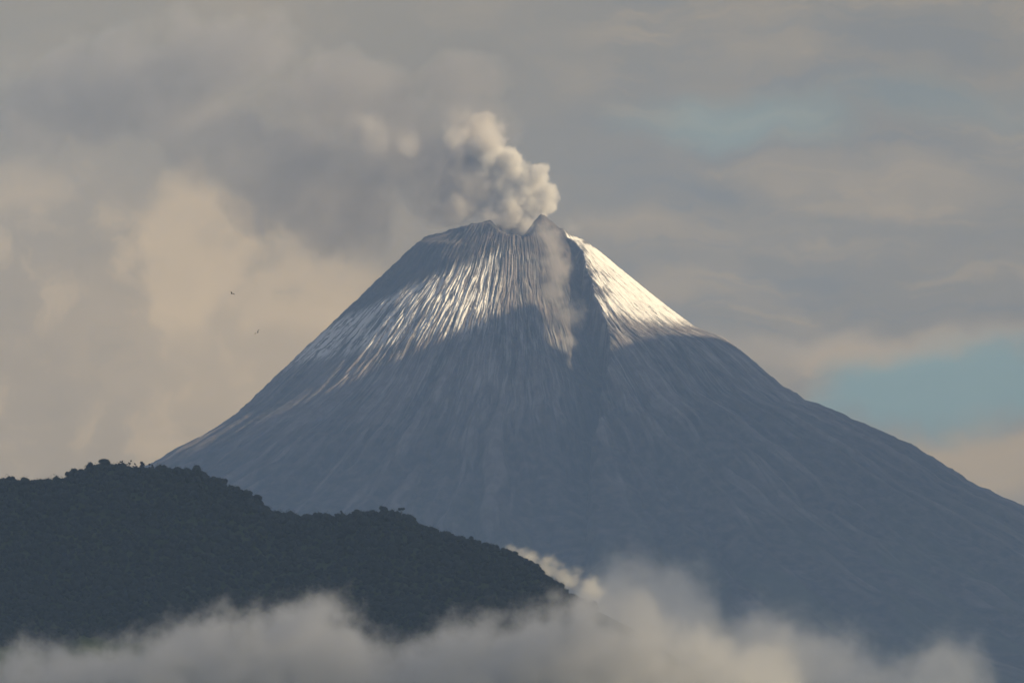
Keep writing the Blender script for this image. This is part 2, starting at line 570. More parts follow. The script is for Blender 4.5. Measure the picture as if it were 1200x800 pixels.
# thin dusting on the ribs below the snow
dust = 0.20 * sstep(560, 400, py_s) * sstep(-0.05, 0.4, fine + patchy * 0.5) + 0.10 * sstep(0.0, 0.5, patchy) * sstep(700, 430, py_s)
dust = dust * sstep(-8, 10, py_s - top) * (1 - 0.75 * in_rav) * (1 - 0.8 * gul) * (1 - 0.5 * sstep(260, 420, RR))
snow = np.clip(np.maximum(snow, dust * (1 - 0.8 * sstep(-50, -64, TD) * sstep(425, 445, py_s))), 0, 1)
ash = np.clip(0.5 + 0.6 * fbm(T2 * 9, lr * 2.0, 21.0, 4) + 0.22 * fine + 0.45 * (g1 - 0.5) + 0.30 * (g2 - 0.5) + 0.2 * grain - 1.1 * sstep(0.10, 0.5, u) * sstep(1.04, 0.98, u) * sstep(60, 110, RR), 0, 1)  # ash tone, plus ravine shadow and rib shading put into the colour
top_shade = sstep(16, -6, py_s - top + 12 * patchy) * sstep(6, -6, TD)  # shade at upper left, put into the rock colour
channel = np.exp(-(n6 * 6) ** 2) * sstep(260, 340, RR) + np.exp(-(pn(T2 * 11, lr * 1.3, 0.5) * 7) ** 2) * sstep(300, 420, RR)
ash = np.clip(ash + 0.45 * fbm(lx / 95 + 0.4 * T2, ly / 60, 81.0, 4) * sstep(180, 320, RR) + 0.35 * sstep(0.05, 0.4, fbm(T2 * 5, lr * 2.2, 83.0, 4, 0.6)) * sstep(230, 330, RR) - 0.45 * top_shade - 0.4 * sstep(302, 284, py_s) * sstep(8, 16, lx) - 0.30 * sstep(-52, -66, TD) * sstep(415, 440, py_s) - 0.35 * channel - 0.75 * gul + 0.15 * sstep(250, 350, RR) * sstep(-30, -5, TD) * sstep(12, 0, TD), 0, 1)  # cloud shade on the left slope and gully shade painted into rock tone
veg = sstep(560, 690, py_s + 40 * fbm(lx / 90, ly / 90, 3.0, 4)) * sstep(-0.2, 0.3, fbm(T2 * 14, lr * 4, 11.0, 4))


def volcano_col(t):
    def A(n):
        nd = t.node('ShaderNodeAttribute', attribute_name=n)
        return nd.outputs['Fac']
    p = t.node('ShaderNodeTexCoord').outputs['Object']
    n1 = t.noise(p, 0.012, 8, 0.65)
    rock = t.mix(t.rng(A('ash'), 0.2, 0.85), (0.038, 0.038, 0.042, 1), (0.225, 0.198, 0.195, 1))  # dark rock to light ash; the attribute also holds painted shade
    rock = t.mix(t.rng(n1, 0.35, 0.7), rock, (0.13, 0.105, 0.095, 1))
    rock = t.mix(t.m('MULTIPLY', A('veg'), 0.7), rock, (0.075, 0.085, 0.045, 1))
    n2 = t.noise(p, 0.03, 6, 0.7)
    snw = t.mix(t.rng(n2, 0.3, 0.8), (0.92, 0.91, 0.90, 1), (0.82, 0.80, 0.78, 1))
    return t.mix(A('snow'), rock, snw)


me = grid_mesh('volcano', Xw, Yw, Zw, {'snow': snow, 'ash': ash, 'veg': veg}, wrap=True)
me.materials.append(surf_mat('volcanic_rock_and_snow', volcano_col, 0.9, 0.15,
                             bump=lambda t: (t.noise(t.node('ShaderNodeTexCoord').outputs['Object'], 0.03, 6, 0.65), 9.0)))
vol = link('volcano', me, kind='structure', cat='volcano',
           label='tall steep grey stratovolcano with fresh snow near its smoking summit')

# ------------------------------------------------------------------ the wooded hill in front
HY = 12000.0
hp = HY / FPX
crest_px = prof([(-980, 1120), (-760, 900), (-560, 720), (-420, 640), (-250, 590), (-120, 572), (0, 566), (38, 569), (70, 570), (84, 560), (112, 551), (130, 549), (160, 553), (205, 554), (232, 556),
                 (262, 570), (298, 588), (322, 607), (345, 609), (400, 610), (436, 603), (470, 605), (500, 624), (530, 632), (560, 640),
                 (600, 652), (628, 668), (648, 688), (680, 706), (740, 735), (820, 790), (900, 850), (1150, 1120)])
hx = np.arange(-980, 1150, 2.8)
hd = np.concatenate([np.linspace(-1500, -600, 30)[:-1], np.linspace(-600, 200, 200), np.linspace(200, 1300, 40)[1:]])   # metres of depth from the crest
HX, HD = np.meshgrid(hx, hd, indexing='ij')
meander = 60 * fbm(HX / 150, 0.4, 0.2, 3)
HDm = HD - meander * 0.6
_, _, zc = at(600, np.interp(HX, *crest_px), HY + HD)
_, _, zc0 = at(600, np.interp(HX, *crest_px), HY)


def hill_z(hxv, hdv):
    mend = 60 * fbm(hxv / 150, 0.4, 0.2, 3)
    dm = hdv
    cr = np.interp(hxv, *crest_px)
    _, _, z0 = at(600, cr, HY)
    front = np.where(dm < 0, -dm * 0.72, dm * 0.55)
    rnd = np.sqrt(front ** 2 + 18 ** 2) - 18
    spur = 30 * (0.5 + fbm(hxv / 160 + 3 + 0.0012 * dm, dm / 500, 0.3, 3)) * sstep(0, 250, np.abs(dm))
    z = z0 - rnd - spur + 10 * fbm(hxv / 30, dm / 60, 0.8, 3) * sstep(0, 80, np.abs(dm)) + 0 * mend
    return z


HZ = np.maximum(hill_z(HX, HD), -40)
hX = (HX - 600) * hp
hY = HY + HD
me = grid_mesh('hill', hX, hY, HZ)


def hill_col(t):
    p = t.node('ShaderNodeTexCoord').outputs['Object']
    return t.mix(t.rng(t.noise(p, 0.02, 6, 0.6), 0.3, 0.7), (0.035, 0.05, 0.02, 1), (0.06, 0.075, 0.03, 1))


me.materials.append(surf_mat('forest_floor', hill_col))
link('hill', me, kind='structure', cat='hill', label='dark wooded ridge in front of the volcano, falling away to the right')


def leaf_col(a, b):
    def f(t):
        p = t.node('ShaderNodeTexCoord').outputs['Object']
        n = t.noise(p, 0.09, 5, 0.6)
        return t.mix(t.rng(n, 0.35, 0.65), a, b)
    return f


leaf = surf_mat('rainforest_leaves', leaf_col((0.015, 0.020, 0.016, 1), (0.028, 0.034, 0.025, 1)), 0.8)
bark = surf_mat('bark', leaf_col((0.10, 0.085, 0.065, 1), (0.16, 0.14, 0.11, 1)), 0.9)


def ico(sub):
    import bmesh
    bm = bmesh.new()
    bmesh.ops.create_icosphere(bm, subdivisions=sub, radius=1.0)
    v = np.array([x.co[:] for x in bm.verts])
    f = np.array([[q.index for q in x.verts] for x in bm.faces])
    bm.free()
    return v, f


ICO1, ICO2, ICO3 = ico(1), ico(2), ico(3)


def clump(r_leaves, n, spread, seedv):
    """crown: lobes made of small leaf-clump faces thrown over rough lobes"""
    Vs, Fs, off = [], [], 0
    return Vs, Fs


def crown_mesh(name, lobes, leaves, lr_, leafsize, sd):
    """lobes = [(x,y,z,r)]; rough inner lobes plus many small two-triangle leaf sprays round them"""
    g = np.random.default_rng(sd)
    Vs, Fs, off = [], [], 0
    v0, f0 = ICO2
    for (x, y, z, r) in lobes:
        n = 1 + 0.28 * pn(v0[:, 0] * 2 + x * 3, v0[:, 1] * 2 + y * 3, v0[:, 2] * 2 + sd) + 0.15 * pn(v0[:, 0] * 5 + x, v0[:, 1] * 5, v0[:, 2] * 5 + sd)
        vv = v0 * (n * r * 0.86)[:, None] * np.array([1, 1, 0.8]) + np.array([x, y, z])
        Vs.append(vv); Fs.append(f0 + off); off += len(vv)
        k = int(leaves * r * r / lr_)
        dirs = g.normal(size=(k, 3)); dirs /= np.linalg.norm(dirs, axis=1)[:, None]
        ctr = dirs * r * g.uniform(0.8, 1.15, (k, 1)) * np.array([1, 1, 0.85]) + np.array([x, y, z])
        a = g.normal(size=(k, 3)); a /= np.linalg.norm(a, axis=1)[:, None]
        b = np.cross(a, dirs); b /= np.linalg.norm(b, axis=1)[:, None] + 1e-9
        s = leafsize * g.uniform(0.5, 1.3, (k, 1))
        tri = np.stack([ctr - a * s, ctr + b * s * 0.8, ctr + a * s], 1).reshape(-1, 3)
        Vs.append(tri); Fs.append(np.arange(k * 3).reshape(-1, 3) + off); off += k * 3
    return mesh_from(name, np.vstack(Vs), np.vstack(Fs), leaf)


def ridge_skin(px, dd=0.0):
    z = float(hill_z(np.array([px], float), np.array([dd], float))[0])
    return Vector(((px - 600) * hp * (HY + dd) / HY, HY + dd, z))


# forest canopy over the hill: one mass of crowns
protos = []
for s_ in range(6):
    g = np.random.default_rng(50 + s_)
    lob = [(0, 0, 0, 0.8)] + [(g.uniform(-.55, .55), g.uniform(-.55, .55), g.uniform(-.15, .4), g.uniform(.35, .55)) for _ in range(4)]
    Vs, Fs, off = [], [], 0
    v0, f0 = ICO1
    for (x, y, z, r) in lob:
        n = 1 + 0.35 * pn(v0[:, 0] * 2 + x * 3, v0[:, 1] * 2 + y * 3, v0[:, 2] * 2 + s_)
        vv = v0 * (n * r)[:, None] + np.array([x, y, z])
        Vs.append(vv); Fs.append(f0 + off); off += len(vv)
    k = 40
    dirs = g.normal(size=(k, 3)); dirs[:, 2] = np.abs(dirs[:, 2]); dirs /= np.linalg.norm(dirs, axis=1)[:, None]
    ctr = dirs * g.uniform(0.75, 1.12, (k, 1))
    a = g.normal(size=(k, 3)); a /= np.linalg.norm(a, axis=1)[:, None]
    b = np.cross(a, dirs)
    tri = np.stack([ctr - a * .13, ctr + b * .12, ctr + a * .13], 1).reshape(-1, 3)
    Vs.append(tri); Fs.append(np.arange(k * 3).reshape(-1, 3) + off)
    protos.append((np.vstack(Vs), np.vstack(Fs)))

pts = []
dd_ = -430.0
while dd_ < 60:
    xx = -380.0
    while xx < 700:
        pts.append((xx + rng.uniform(-3.0, 3.0), dd_ + rng.uniform(-5, 5)))
        xx += 6.6
    dd_ += 9.5
pts = np.array(pts)
pz = hill_z(pts[:, 0], pts[:, 1])
keep = np.arange(len(pts))
VV, FF, off = [], [], 0
which = rng.integers(0, 6, len(pts))
for i in keep:
    v0, f0 = protos[which[i]]
    big = 1.0 + 0.5 * max(0.0, float(rng.normal()))
    s_ = rng.uniform(3.8, 7.4) * min(big, 1.8) * (1.35 if rng.random() < 0.07 else 1.0)
    an = rng.uniform(0, 6.28)
    c_, sn = math.cos(an), math.sin(an)
    vx = v0[:, 0] * c_ - v0[:, 1] * sn
    vy = v0[:, 0] * sn + v0[:, 1] * c_
    hgt = rng.uniform(0.75, 1.25)
    X_ = (pts[i, 0] - 600) * hp + vx * s_
    Y_ = HY + pts[i, 1] + vy * s_
    Z_ = pz[i] + 2.5 + v0[:, 2] * s_ * hgt + s_ * 0.25
    VV.append(np.stack([X_, Y_, Z_], 1)); FF.append(f0 + off); off += len(v0)
me = mesh_from('forest', np.vstack(VV), np.vstack(FF), leaf)
link('forest', me, kind='stuff', cat='forest', label='dark unbroken rainforest canopy covering the whole ridge in front of the volcano')


# taller trees that stand out along the skyline of the hill
def make_tree(px, height, width, style, sd, label, group, dd=0.0, sink=3.0):
    g = np.random.default_rng(sd)
    base = ridge_skin(px, dd)
    t = link('tree', None, loc=base - Vector((0, 0, sink)), label=label, cat='tree', group=group)
    H = height + sink
    # trunk with limbs
    segs = []
    lean = g.uniform(-.06, .06, 2)
    fork = H * (0.45 if style != 'palm' else 0.9)
    segs.append((np.array([0, 0, 0.0]), np.array([lean[0] * fork, lean[1] * fork, fork]), 0.035 * H, 0.022 * H))
    tops = []
    nl = {'round': 6, 'flat': 7, 'open': 6, 'tall': 5}[style]
    for k in range(nl):
        an = k * 2.4 + g.uniform(-.4, .4)
        if style == 'flat':
            rad, hh, rl_ = width * g.uniform(.15, .42), H * g.uniform(.80, .93), width * .17
        elif style == 'tall':
            rad, hh, rl_ = width * g.uniform(0, .22), H * (0.5 + 0.45 * k / nl), width * .28
        elif style == 'open':
            rad, hh, rl_ = width * g.uniform(.12, .45), H * g.uniform(.62, .95), width * .15
        else:
            rad, hh, rl_ = width * g.uniform(.05, .30), H * g.uniform(.58, .85), width * .26
        e = np.array([math.cos(an) * rad, math.sin(an) * rad, hh])
        tops.append((*e, rl_ * g.uniform(.8, 1.2)))
        segs.append((segs[0][1] * g.uniform(.85, 1), e, 0.014 * H, 0.005 * H))
    VV_, FF_, off_ = [], [], 0
    for a, b, r0_, r1_ in segs:
        n_ = 7
        ax = (b - a) / np.linalg.norm(b - a)
        q = np.cross(ax, [0.3, 1, 0.1]); q /= np.linalg.norm(q); p_ = np.cross(ax, q)
        ang = np.linspace(0, 2 * math.pi, n_, endpoint=False)
        ring = np.cos(ang)[:, None] * q + np.sin(ang)[:, None] * p_
        rows = []
        for s2 in (0, 0.5, 1):
            rows.append(a + (b - a) * s2 + ring * (r0_ + (r1_ - r0_) * s2) + (g.normal(size=3) * 0.01 * H if s2 == 0.5 else 0))
        VV_.append(np.vstack(rows))
        for r_ in range(2):
            for j in range(n_):
                FF_.append([off_ + r_ * n_ + j, off_ + r_ * n_ + (j + 1) % n_, off_ + (r_ + 1) * n_ + (j + 1) % n_, off_ + (r_ + 1) * n_ + j])
        off_ += 3 * n_
    link('trunk', mesh_from('trunk', np.vstack(VV_), np.array(FF_), bark, smooth=True), parent=t)
    link('crown', crown_mesh('crown', tops, 260, width * width * 0.06, width * 0.045, sd), parent=t)
    return t


TREES = [
    (12, 13, 12, 'round', 'low rounded tree on the ridge crest at the far left edge', None),
    (50, 12, 13, 'flat', 'small flat crown on the lowest dip of the left crest', None),
    (86, 17, 15, 'round', 'rounded tree at the step where the left crest rises', None),
    (104, 19, 17, 'round', 'dense tree on the rise just left of the highest ridge top', None),
    (121, 21, 22, 'round', 'broadest dark crown standing on the highest point of the left ridge', None),
    (141, 17, 12, 'open', 'thin open-crowned tree just right of the highest ridge crown, sky showing through', None),
    (150, 19, 10, 'open', 'middle one of three sparse trees on the crest, left of the volcano foot', None),
    (157, 16, 9, 'open', 'smallest sparse tree, in the gap between the ridge top and volcano foot', None),
    (166, 20, 11, 'tall', 'narrow upright tree where the volcano slope meets the ridge', None),
    (176, 15, 12, 'open', 'ragged tree against the lowest visible end of the volcano left slope', None),
    (230, 19, 15, 'round', 'bulging crown at the right end of the flat ridge top', None),
    (262, 14, 13, 'flat', 'low crown at the start of the long rightward descent of the ridge', None),
    (302, 19, 16, 'round', 'prominent rounded crown halfway down the first descent', None),
    (325, 14, 11, 'round', 'tree at the foot of the first descent, beside the saddle', None),
    (395, 13, 13, 'flat', 'flat crown on the level saddle in the middle of the ridge', None),
    (400, 20, 6, 'tall', 'thin solitary tree rising from the saddle before the second hump', None),
    (418, 17, 9, 'round', 'small round tree just left of the second hump', None),
    (449, 18, 18, 'round', 'wide crown on the very top of the second hump', None),
    (470, 16, 14, 'flat', 'crown on the right shoulder of the second hump', None),
    (505, 14, 12, 'round', 'tree below the second hump where the crest flattens again', None),
    (552, 16, 10, 'round', 'small tree standing up from the long lower crest', None),
    (583, 14, 9, 'tall', 'slim tree on the lower crest, left of the bright wisp of cloud', None),
    (604, 15, 11, 'round', 'dark crown directly under the bright wisp of cloud', None),
    (622, 15, 12, 'round', 'crown on the steep end of the ridge against the bright wisp', None),
    (634, 12, 9, 'round', 'second last crown before the ridge sinks into cloud', None),
    (652, 9, 6, 'open', 'last little tree at the right-hand tip of the ridge, in the cloud edge', None),
]
for i, (px, h, wd, st, lab, grp) in enumerate(TREES):
    make_tree(px, h, wd, st, 300 + i, lab, grp or 'trees standing out along the ridge skyline')


# ------------------------------------------------------------------ birds
def bird_meshes():
    body = []
    n = 10
    prof_ = [(-0.26, .004), (-0.2, .03), (-0.1, .055), (0.0, .065), (0.1, .055), (0.17, .035), (0.21, .036), (0.25, .022), (0.30, .003)]
    for x, r in prof_:
        for k in range(n):
            a = 2 * math.pi * k / n
            body.append((x, r * math.cos(a), r * 0.9 * math.sin(a)))
    f = []
    for i in range(len(prof_) - 1):
        for k in range(n):
            f.append([i * n + k, i * n + (k + 1) % n, (i + 1) * n + (k + 1) % n, (i + 1) * n + k])
    return np.array(body), np.array(f)


def wing(sgn, lift):
    pts_ = []
    span = [(0.03, .10, -.06, 0), (0.18, .13, -.07, .06), (0.34, .10, -.07, .10), (0.48, .02, -.10, .09), (0.60, -.10, -.16, .05)]
    for y, xf, xb, z in span:
        zz = z * lift
        pts_ += [(xf, sgn * y, zz + .012), (xb, sgn * y, zz + .006), (xb, sgn * y, zz - .002), (xf, sgn * y, zz - .008)]
    f = []
    for i in range(len(span) - 1):
        for k in range(4):
            f.append([i * 4 + k, i * 4 + (k + 1) % 4, (i + 1) * 4 + (k + 1) % 4, (i + 1) * 4 + k])
    f.append([0, 1, 2, 3]); f.append([16, 19, 18, 17])
    return np.array(pts_), np.array(f)


feath = surf_mat('dark_feathers', lambda t: t.mix(t.rng(t.noise(t.node('ShaderNodeTexCoord').outputs['Object'], 20, 3), .4, .6),
                                                  (0.012, 0.010, 0.009, 1), (0.03, 0.024, 0.02, 1)), 0.6)


def make_bird(px, py, dist, yaw, roll, lift, label):
    o = link('bird', None, loc=atv(px, py, dist), label=label, cat='bird', group='dark birds flying left of the volcano')
    v_, f_ = bird_meshes()
    link('body', mesh_from('body', v_, f_, feath, True), parent=o)
    for s2 in (-1, 1):
        v_, f_ = wing(s2, lift)
        link('wing', mesh_from('wing', v_, f_, feath), parent=o)
    tl = np.array([(-.2, .02, .01), (-.2, -.02, .01), (-.42, -.07, .005), (-.42, .07, .005), (-.2, .02, -.01), (-.2, -.02, -.01), (-.42, -.07, -.005), (-.42, .07, -.005)])
    link('tail', mesh_from('tail', tl, [[0, 1, 2, 3], [7, 6, 5, 4], [0, 4, 5, 1], [1, 5, 6, 2], [2, 6, 7, 3], [3, 7, 4, 0]], feath), parent=o)
    o.rotation_euler = (roll, 0, yaw)
    return o


make_bird(272, 344, 1150, math.radians(150), 0.35, 1.6, 'dark bird in flight, the upper and left one of the pair')
make_bird(302, 389.5, 1100, math.radians(115), -0.75, 2.0, 'dark banking bird in flight, the lower and right one of the pair')


# ------------------------------------------------------------------ smoke and cloud volumes
def vol_output(t, out, dens, col, aniso=0.0):
    v = t.node('ShaderNodeVolumePrincipled')
    v.inputs['Color'].default_value = (*col, 1)
    t.put(v.inputs['Density'], dens)
    v.inputs['Anisotropy'].default_value = aniso
    t.l.new(v.outputs[0], out.inputs['Volume'])


def hull_mesh(blobs, voxel):
    """closed outline of a cloud: union of the blobs (x, depth, up, rx, rd, rz) in metres"""
    v0, f0 = ICO3
    Vs, Fs, off = [], [], 0
    for (x, y, z, a, b, c) in blobs:
        Vs.append(v0 * np.array([a, b, c]) + np.array([x, y, z])); Fs.append(f0 + off); off += len(v0)
    me_ = mesh_from('tmp', np.vstack(Vs), np.vstack(Fs))
    o = bpy.data.objects.new('tmp', me_)
    COL.objects.link(o)
    md = o.modifiers.new('r', 'REMESH')
    md.mode = 'VOXEL'
    md.voxel_size = voxel
    dg = bpy.context.evaluated_depsgraph_get()
    out = bpy.data.meshes.new_from_object(o.evaluated_get(dg))
    bpy.data.objects.remove(o)
    return out


def blob_cloud(name, blobs_px, Y, dens, col, label, cat, noise_px, amp, lo, hi, aniso=0.0, step=1.0, stretch=(1, 1, 1),
               wisp=None, warp=0.0, origin=None, kind=None, rough=0.6, detail=4, sq=1.0):
    """blobs_px: (px, py, rx, ry, depth offset px, depth radius px, strength). Density is highest in the blobs and is eaten away by noise at the edge."""
    m_px = Y / FPX
    ox, oy = origin or (blobs_px[0][0], blobs_px[0][1])
    loc = atv(ox, oy, Y)
    bl = []
    for b in blobs_px:
        px, py, rx, ry, do, dr = b[:6]
        q = atv(px, py, Y + do * m_px) - loc
        bl.append((q.x, q.y, q.z, rx * m_px, dr * m_px, ry * m_px))
    mt, t, out = new_mat(name)
    p = t.node('ShaderNodeTexCoord').outputs['Object']
    pw = p
    if warp:
        wn_ = t.node('ShaderNodeTexNoise')
        t.put(wn_.inputs['Vector'], p)
        wn_.inputs['Scale'].default_value = 1.0 / (noise_px * 1.6 * m_px)
        wn_.inputs['Detail'].default_value = 2.0
        pw = t.v('MULTIPLY_ADD', t.v('SUBTRACT', wn_.outputs['Color'], (0.5, 0.5, 0.5)), (2 * warp * m_px,) * 3, p)
    acc = None
    for i, (x, y, z, a, b, c) in enumerate(bl):
        q = t.v('MULTIPLY_ADD', pw, (1 / a, 1 / b, 1 / c), (-x / a, -y / b, -z / c))
        k = t.m('SUBTRACT', 1.0, t.v('LENGTH', q, out=1))
        st = blobs_px[i][6] if len(blobs_px[i]) > 6 else 1.0
        if st != 1.0:
            k = t.m('MULTIPLY', k, st)
        if acc is None:
            acc = k
        else:
            acc = t.m('SMOOTH_MAX', acc, k, 0.08)
    ps = t.v('MULTIPLY', p, stretch) if stretch != (1, 1, 1) else p
    n = t.noise(ps, 1.0 / (noise_px * m_px), detail, rough)
    f = t.m('SUBTRACT', acc, t.m('MULTIPLY', t.rng(n, 0.28, 0.72, kind='LINEAR'), amp))
    f = t.rng(f, lo, hi)
    if sq != 1.0:
        f = t.m('POWER', f, sq)
    if wisp:
        n2 = t.noise(ps, 1.0 / (wisp * m_px), 3, 0.55)
        f = t.m('MULTIPLY', f, t.rng(n2, 0.34, 0.66, 0.15, 1.6))
    vol_output(t, out, t.m('MULTIPLY', f, dens), col, aniso)
    wv = warp * 0.45 * m_px
    me_ = hull_mesh([(*b[:3], b[3] + wv, b[4] + wv, b[5] + wv) for b in bl], min(min(b[3], b[4], b[5]) for b in bl) / 3.0)
    me_.materials.append(mt)
    o = link(name, me_, loc=loc, label=label, cat=cat, kind=kind)
    mt.cycles.volume_step_rate = step
    return o


def fog_bank(name, top_px, Y, depth, bottom_py, dens, col, label, amp_px, noise_px, soft_px, x0, x1, y_span, step=1.0, kind='stuff', endfade=60):
    """low cloud whose upper limit follows top_px, with billows along the top; solid down to bottom"""
    m_px = Y / FPX
    loc = atv(600, 800, Y)
    mt, t, out = new_mat(name)
    p = t.node('ShaderNodeTexCoord').outputs['Object']
    x, y, z = t.sep(t.v('SCALE', p, None))
    sc = x.node
    p.node  # object coordinates in metres; scaled to pixel units
    sc.inputs[0].links[0].from_node.inputs['Scale'].default_value = 1.0 / m_px
    lo_, hi_ = y_span
    warpn = t.noise(t.comb(x, y, 0.0), 1.0 / (noise_px * 2.2), 2, 0.5)
    xw = t.m('MULTIPLY_ADD', t.m('SUBTRACT', warpn, 0.5), 90.0, x)
    top_ = t.curve(xw, [(a - 600, 800 - b) for a, b in top_px], x0 - 600, x1 - 600, lo_, hi_)
    n = t.noise(t.comb(x, y, t.m('MULTIPLY', z, 1.15)), 1.0 / noise_px, 4, 0.55)
    n3 = t.noise(t.comb(x, y, z), 1.0 / (noise_px * 0.3), 4, 0.6)
    h = t.m('SUBTRACT', t.m('SUBTRACT', top_, z), t.m('MULTIPLY', t.m('MULTIPLY_ADD', t.rng(n3, 0.3, 0.7, kind='LINEAR'), 0.50, t.m('MULTIPLY', t.rng(n, 0.25, 0.75, kind='LINEAR'), 0.75)), amp_px))
    f = t.rng(h, 0.0, soft_px)
    # ends fade out
    f = t.m('MULTIPLY', f, t.m('MULTIPLY', t.rng(x, x0 - 600, x0 - 600 + endfade), t.rng(x, x1 - 600, x1 - 600 - endfade)))
    n4 = t.noise(t.comb(x, t.m('MULTIPLY', y, 0.5), z), 1.0 / (noise_px * 0.8), 5, 0.6)
    f = t.m('MULTIPLY', f, t.rng(n4, 0.34, 0.62, 0.18, 1.7))
    vol_output(t, out, t.m('MULTIPLY', t.m('POWER', f, 1.3), dens), col)
    # hull
    nx, ny = 120, 14
    xs = np.linspace(x0, x1, nx)
    ysn = np.linspace(-depth / 2, depth / 2, ny)
    XX, YY = np.meshgrid(xs, ysn, indexing='ij')
    tp = np.maximum.reduce([np.interp(np.clip(XX + s, x0, x1), *prof([(a, 800 - b) for a, b in top_px])) for s in (-24, -12, 0, 12, 24)])
    ZT = np.maximum(tp, 800 - bottom_py + 3) + 2
    ZB = np.full_like(ZT, 800 - bottom_py)
    A = np.stack([(XX - 600) * m_px, YY, ZT * m_px], -1)
    B = np.stack([(XX - 600) * m_px, YY, ZB * m_px], -1)
    Vt = np.vstack([A.reshape(-1, 3), B.reshape(-1, 3)])
    I = np.arange(nx * ny).reshape(nx, ny); J = I + nx * ny
    Q = [np.stack([I[:-1, :-1], I[1:, :-1], I[1:, 1:], I[:-1, 1:]], -1).reshape(-1, 4),
         np.stack([J[:-1, :-1], J[:-1, 1:], J[1:, 1:], J[1:, :-1]], -1).reshape(-1, 4)]
    for a_, b_ in ((I[:, 0], J[:, 0]), (I[::-1, -1], J[::-1, -1]), (I[-1, :], J[-1, :]), (I[0, ::-1], J[0, ::-1])):
        Q.append(np.stack([a_[:-1], b_[:-1], b_[1:], a_[1:]], -1))
    me_ = mesh_from(name, Vt, np.vstack(Q), mt)
    o = link(name, me_, loc=loc, label=label, cat='cloud', kind=kind)
    mt.cycles.volume_step_rate = step
    return o


SMOKE = True
if SMOKE:
    # dense steam boiling out of the crater, and the greyer column beside it
    blob_cloud('steam_plume', [
        (618, 266, 30, 32, 22, 28), (628, 238, 31, 30, 18, 32), (642, 228, 18, 22, 8, 20), (622, 212, 30, 28, 10, 30), (633, 204, 20, 20, 0, 20),
        (600, 240, 30, 42, 16, 32), (596, 206, 34, 34, 10, 30), (602, 186, 22, 22, -4, 20), (578, 188, 36, 32, 10, 32), (562, 176, 30, 30, 14, 28)],
        40000, 0.026, (0.99, 0.97, 0.94), 'bright billowing white steam head rising out of the right side of the crater', 'smoke',
        15, 0.62, 0.0, 0.26, step=0.35, rough=0.70, detail=7, warp=11, aniso=-0.3)
    blob_cloud('smoke_column', [
        (560, 218, 52, 48, 20, 40), (548, 190, 40, 48, 24, 34), (560, 156, 46, 36, 26, 36), (545, 242, 46, 30, 16, 32), (588, 250, 48, 26, 12, 32), (535, 212, 36, 44, 22, 30), (535, 170, 26, 50, 4, 24), (575, 165, 32, 24, -6, 24)],
        40000, 0.0125, (0.93, 0.90, 0.87), 'grey ash-laden smoke column directly left of the bright steam head', 'smoke',
        34, 0.62, 0.0, 0.30, step=0.45, rough=0.64, detail=6, warp=20)
    # thin steam above and left of the dense column
    blob_cloud('thin_steam', [
        (545, 150, 60, 48, 30, 40), (505, 200, 50, 75, 35, 40), (470, 160, 60, 48, 40, 40), (425, 150, 40, 55, 45, 40), (436, 160, 26, 40, -20, 20, 1.3), (478, 165, 26, 22, -20, 20, 1.3), (520, 250, 60, 30, 20, 34), (672, 262, 26, 34, -10, 22, 0.8)],
        40000, 0.0032, (0.92, 0.88, 0.84), 'thin pale steam above and beside the dense crater column', 'smoke',
        38, 0.60, 0.0, 0.42, step=0.6, rough=0.6, detail=5, warp=24)
    # thin brownish smoke drifting left of the summit
    blob_cloud('drifting_smoke', [
        (520, 225, 100, 84, 40, 80), (470, 185, 125, 100, 50, 90), (442, 268, 62, 58, 30, 50), (400, 225, 130, 105, 60, 90), (335, 190, 130, 100, 70, 90),
        (255, 160, 150, 88, 80, 90), (120, 120, 190, 110, 90, 90), (400, 110, 150, 80, 60, 80), (540, 95, 90, 55, 50, 60), (250, 60, 170, 80, 80, 80), (560, 140, 60, 50, 40, 50), (300, 235, 75, 70, 60, 60)],
        40000, 0.0024, (0.62, 0.59, 0.565), 'thin grey smoke drifting left from the summit across the sky', 'smoke',
        80, 0.58, 0.0, 0.26, step=0.5, warp=45, rough=0.62)
    # dust tumbling down the ravine
    blob_cloud('ash_dust', [
        (618, 272, 22, 30, -60, 22, 1.3), (638, 282, 34, 40, -84, 26, 1.4), (650, 318, 42, 42, -112, 30), (642, 350, 38, 36, -140, 28), (664, 372, 34, 32, -155, 24), (668, 402, 28, 22, -176, 20), (652, 430, 22, 18, -190, 16)],
        40000, 0.0060, (0.90, 0.86, 0.83), 'pale dust cloud tumbling down the ravine below the crater', 'smoke',
        20, 0.66, 0.0, 0.50, step=0.5, warp=15, rough=0.62, detail=6)

# broken overcast above the foreground: it keeps the sun off the ridge and the lower slopes
DECK_Z = 6000.0
dm_, t, out = new_mat('cloud_layer')
df_ = t.node('ShaderNodeBsdfDiffuse'); tr_ = t.node('ShaderNodeBsdfTranslucent'); mx_ = t.node('ShaderNodeMixShader')
df_.inputs['Color'].default_value = (0.85, 0.84, 0.82, 1)
tr_.inputs['Color'].default_value = (0.80, 0.80, 0.80, 1)
mx_.inputs[0].default_value = 0.5
t.l.new(df_.outputs[0], mx_.inputs[1]); t.l.new(tr_.outputs[0], mx_.inputs[2])
t.l.new(mx_.outputs[0], out.inputs['Surface'])


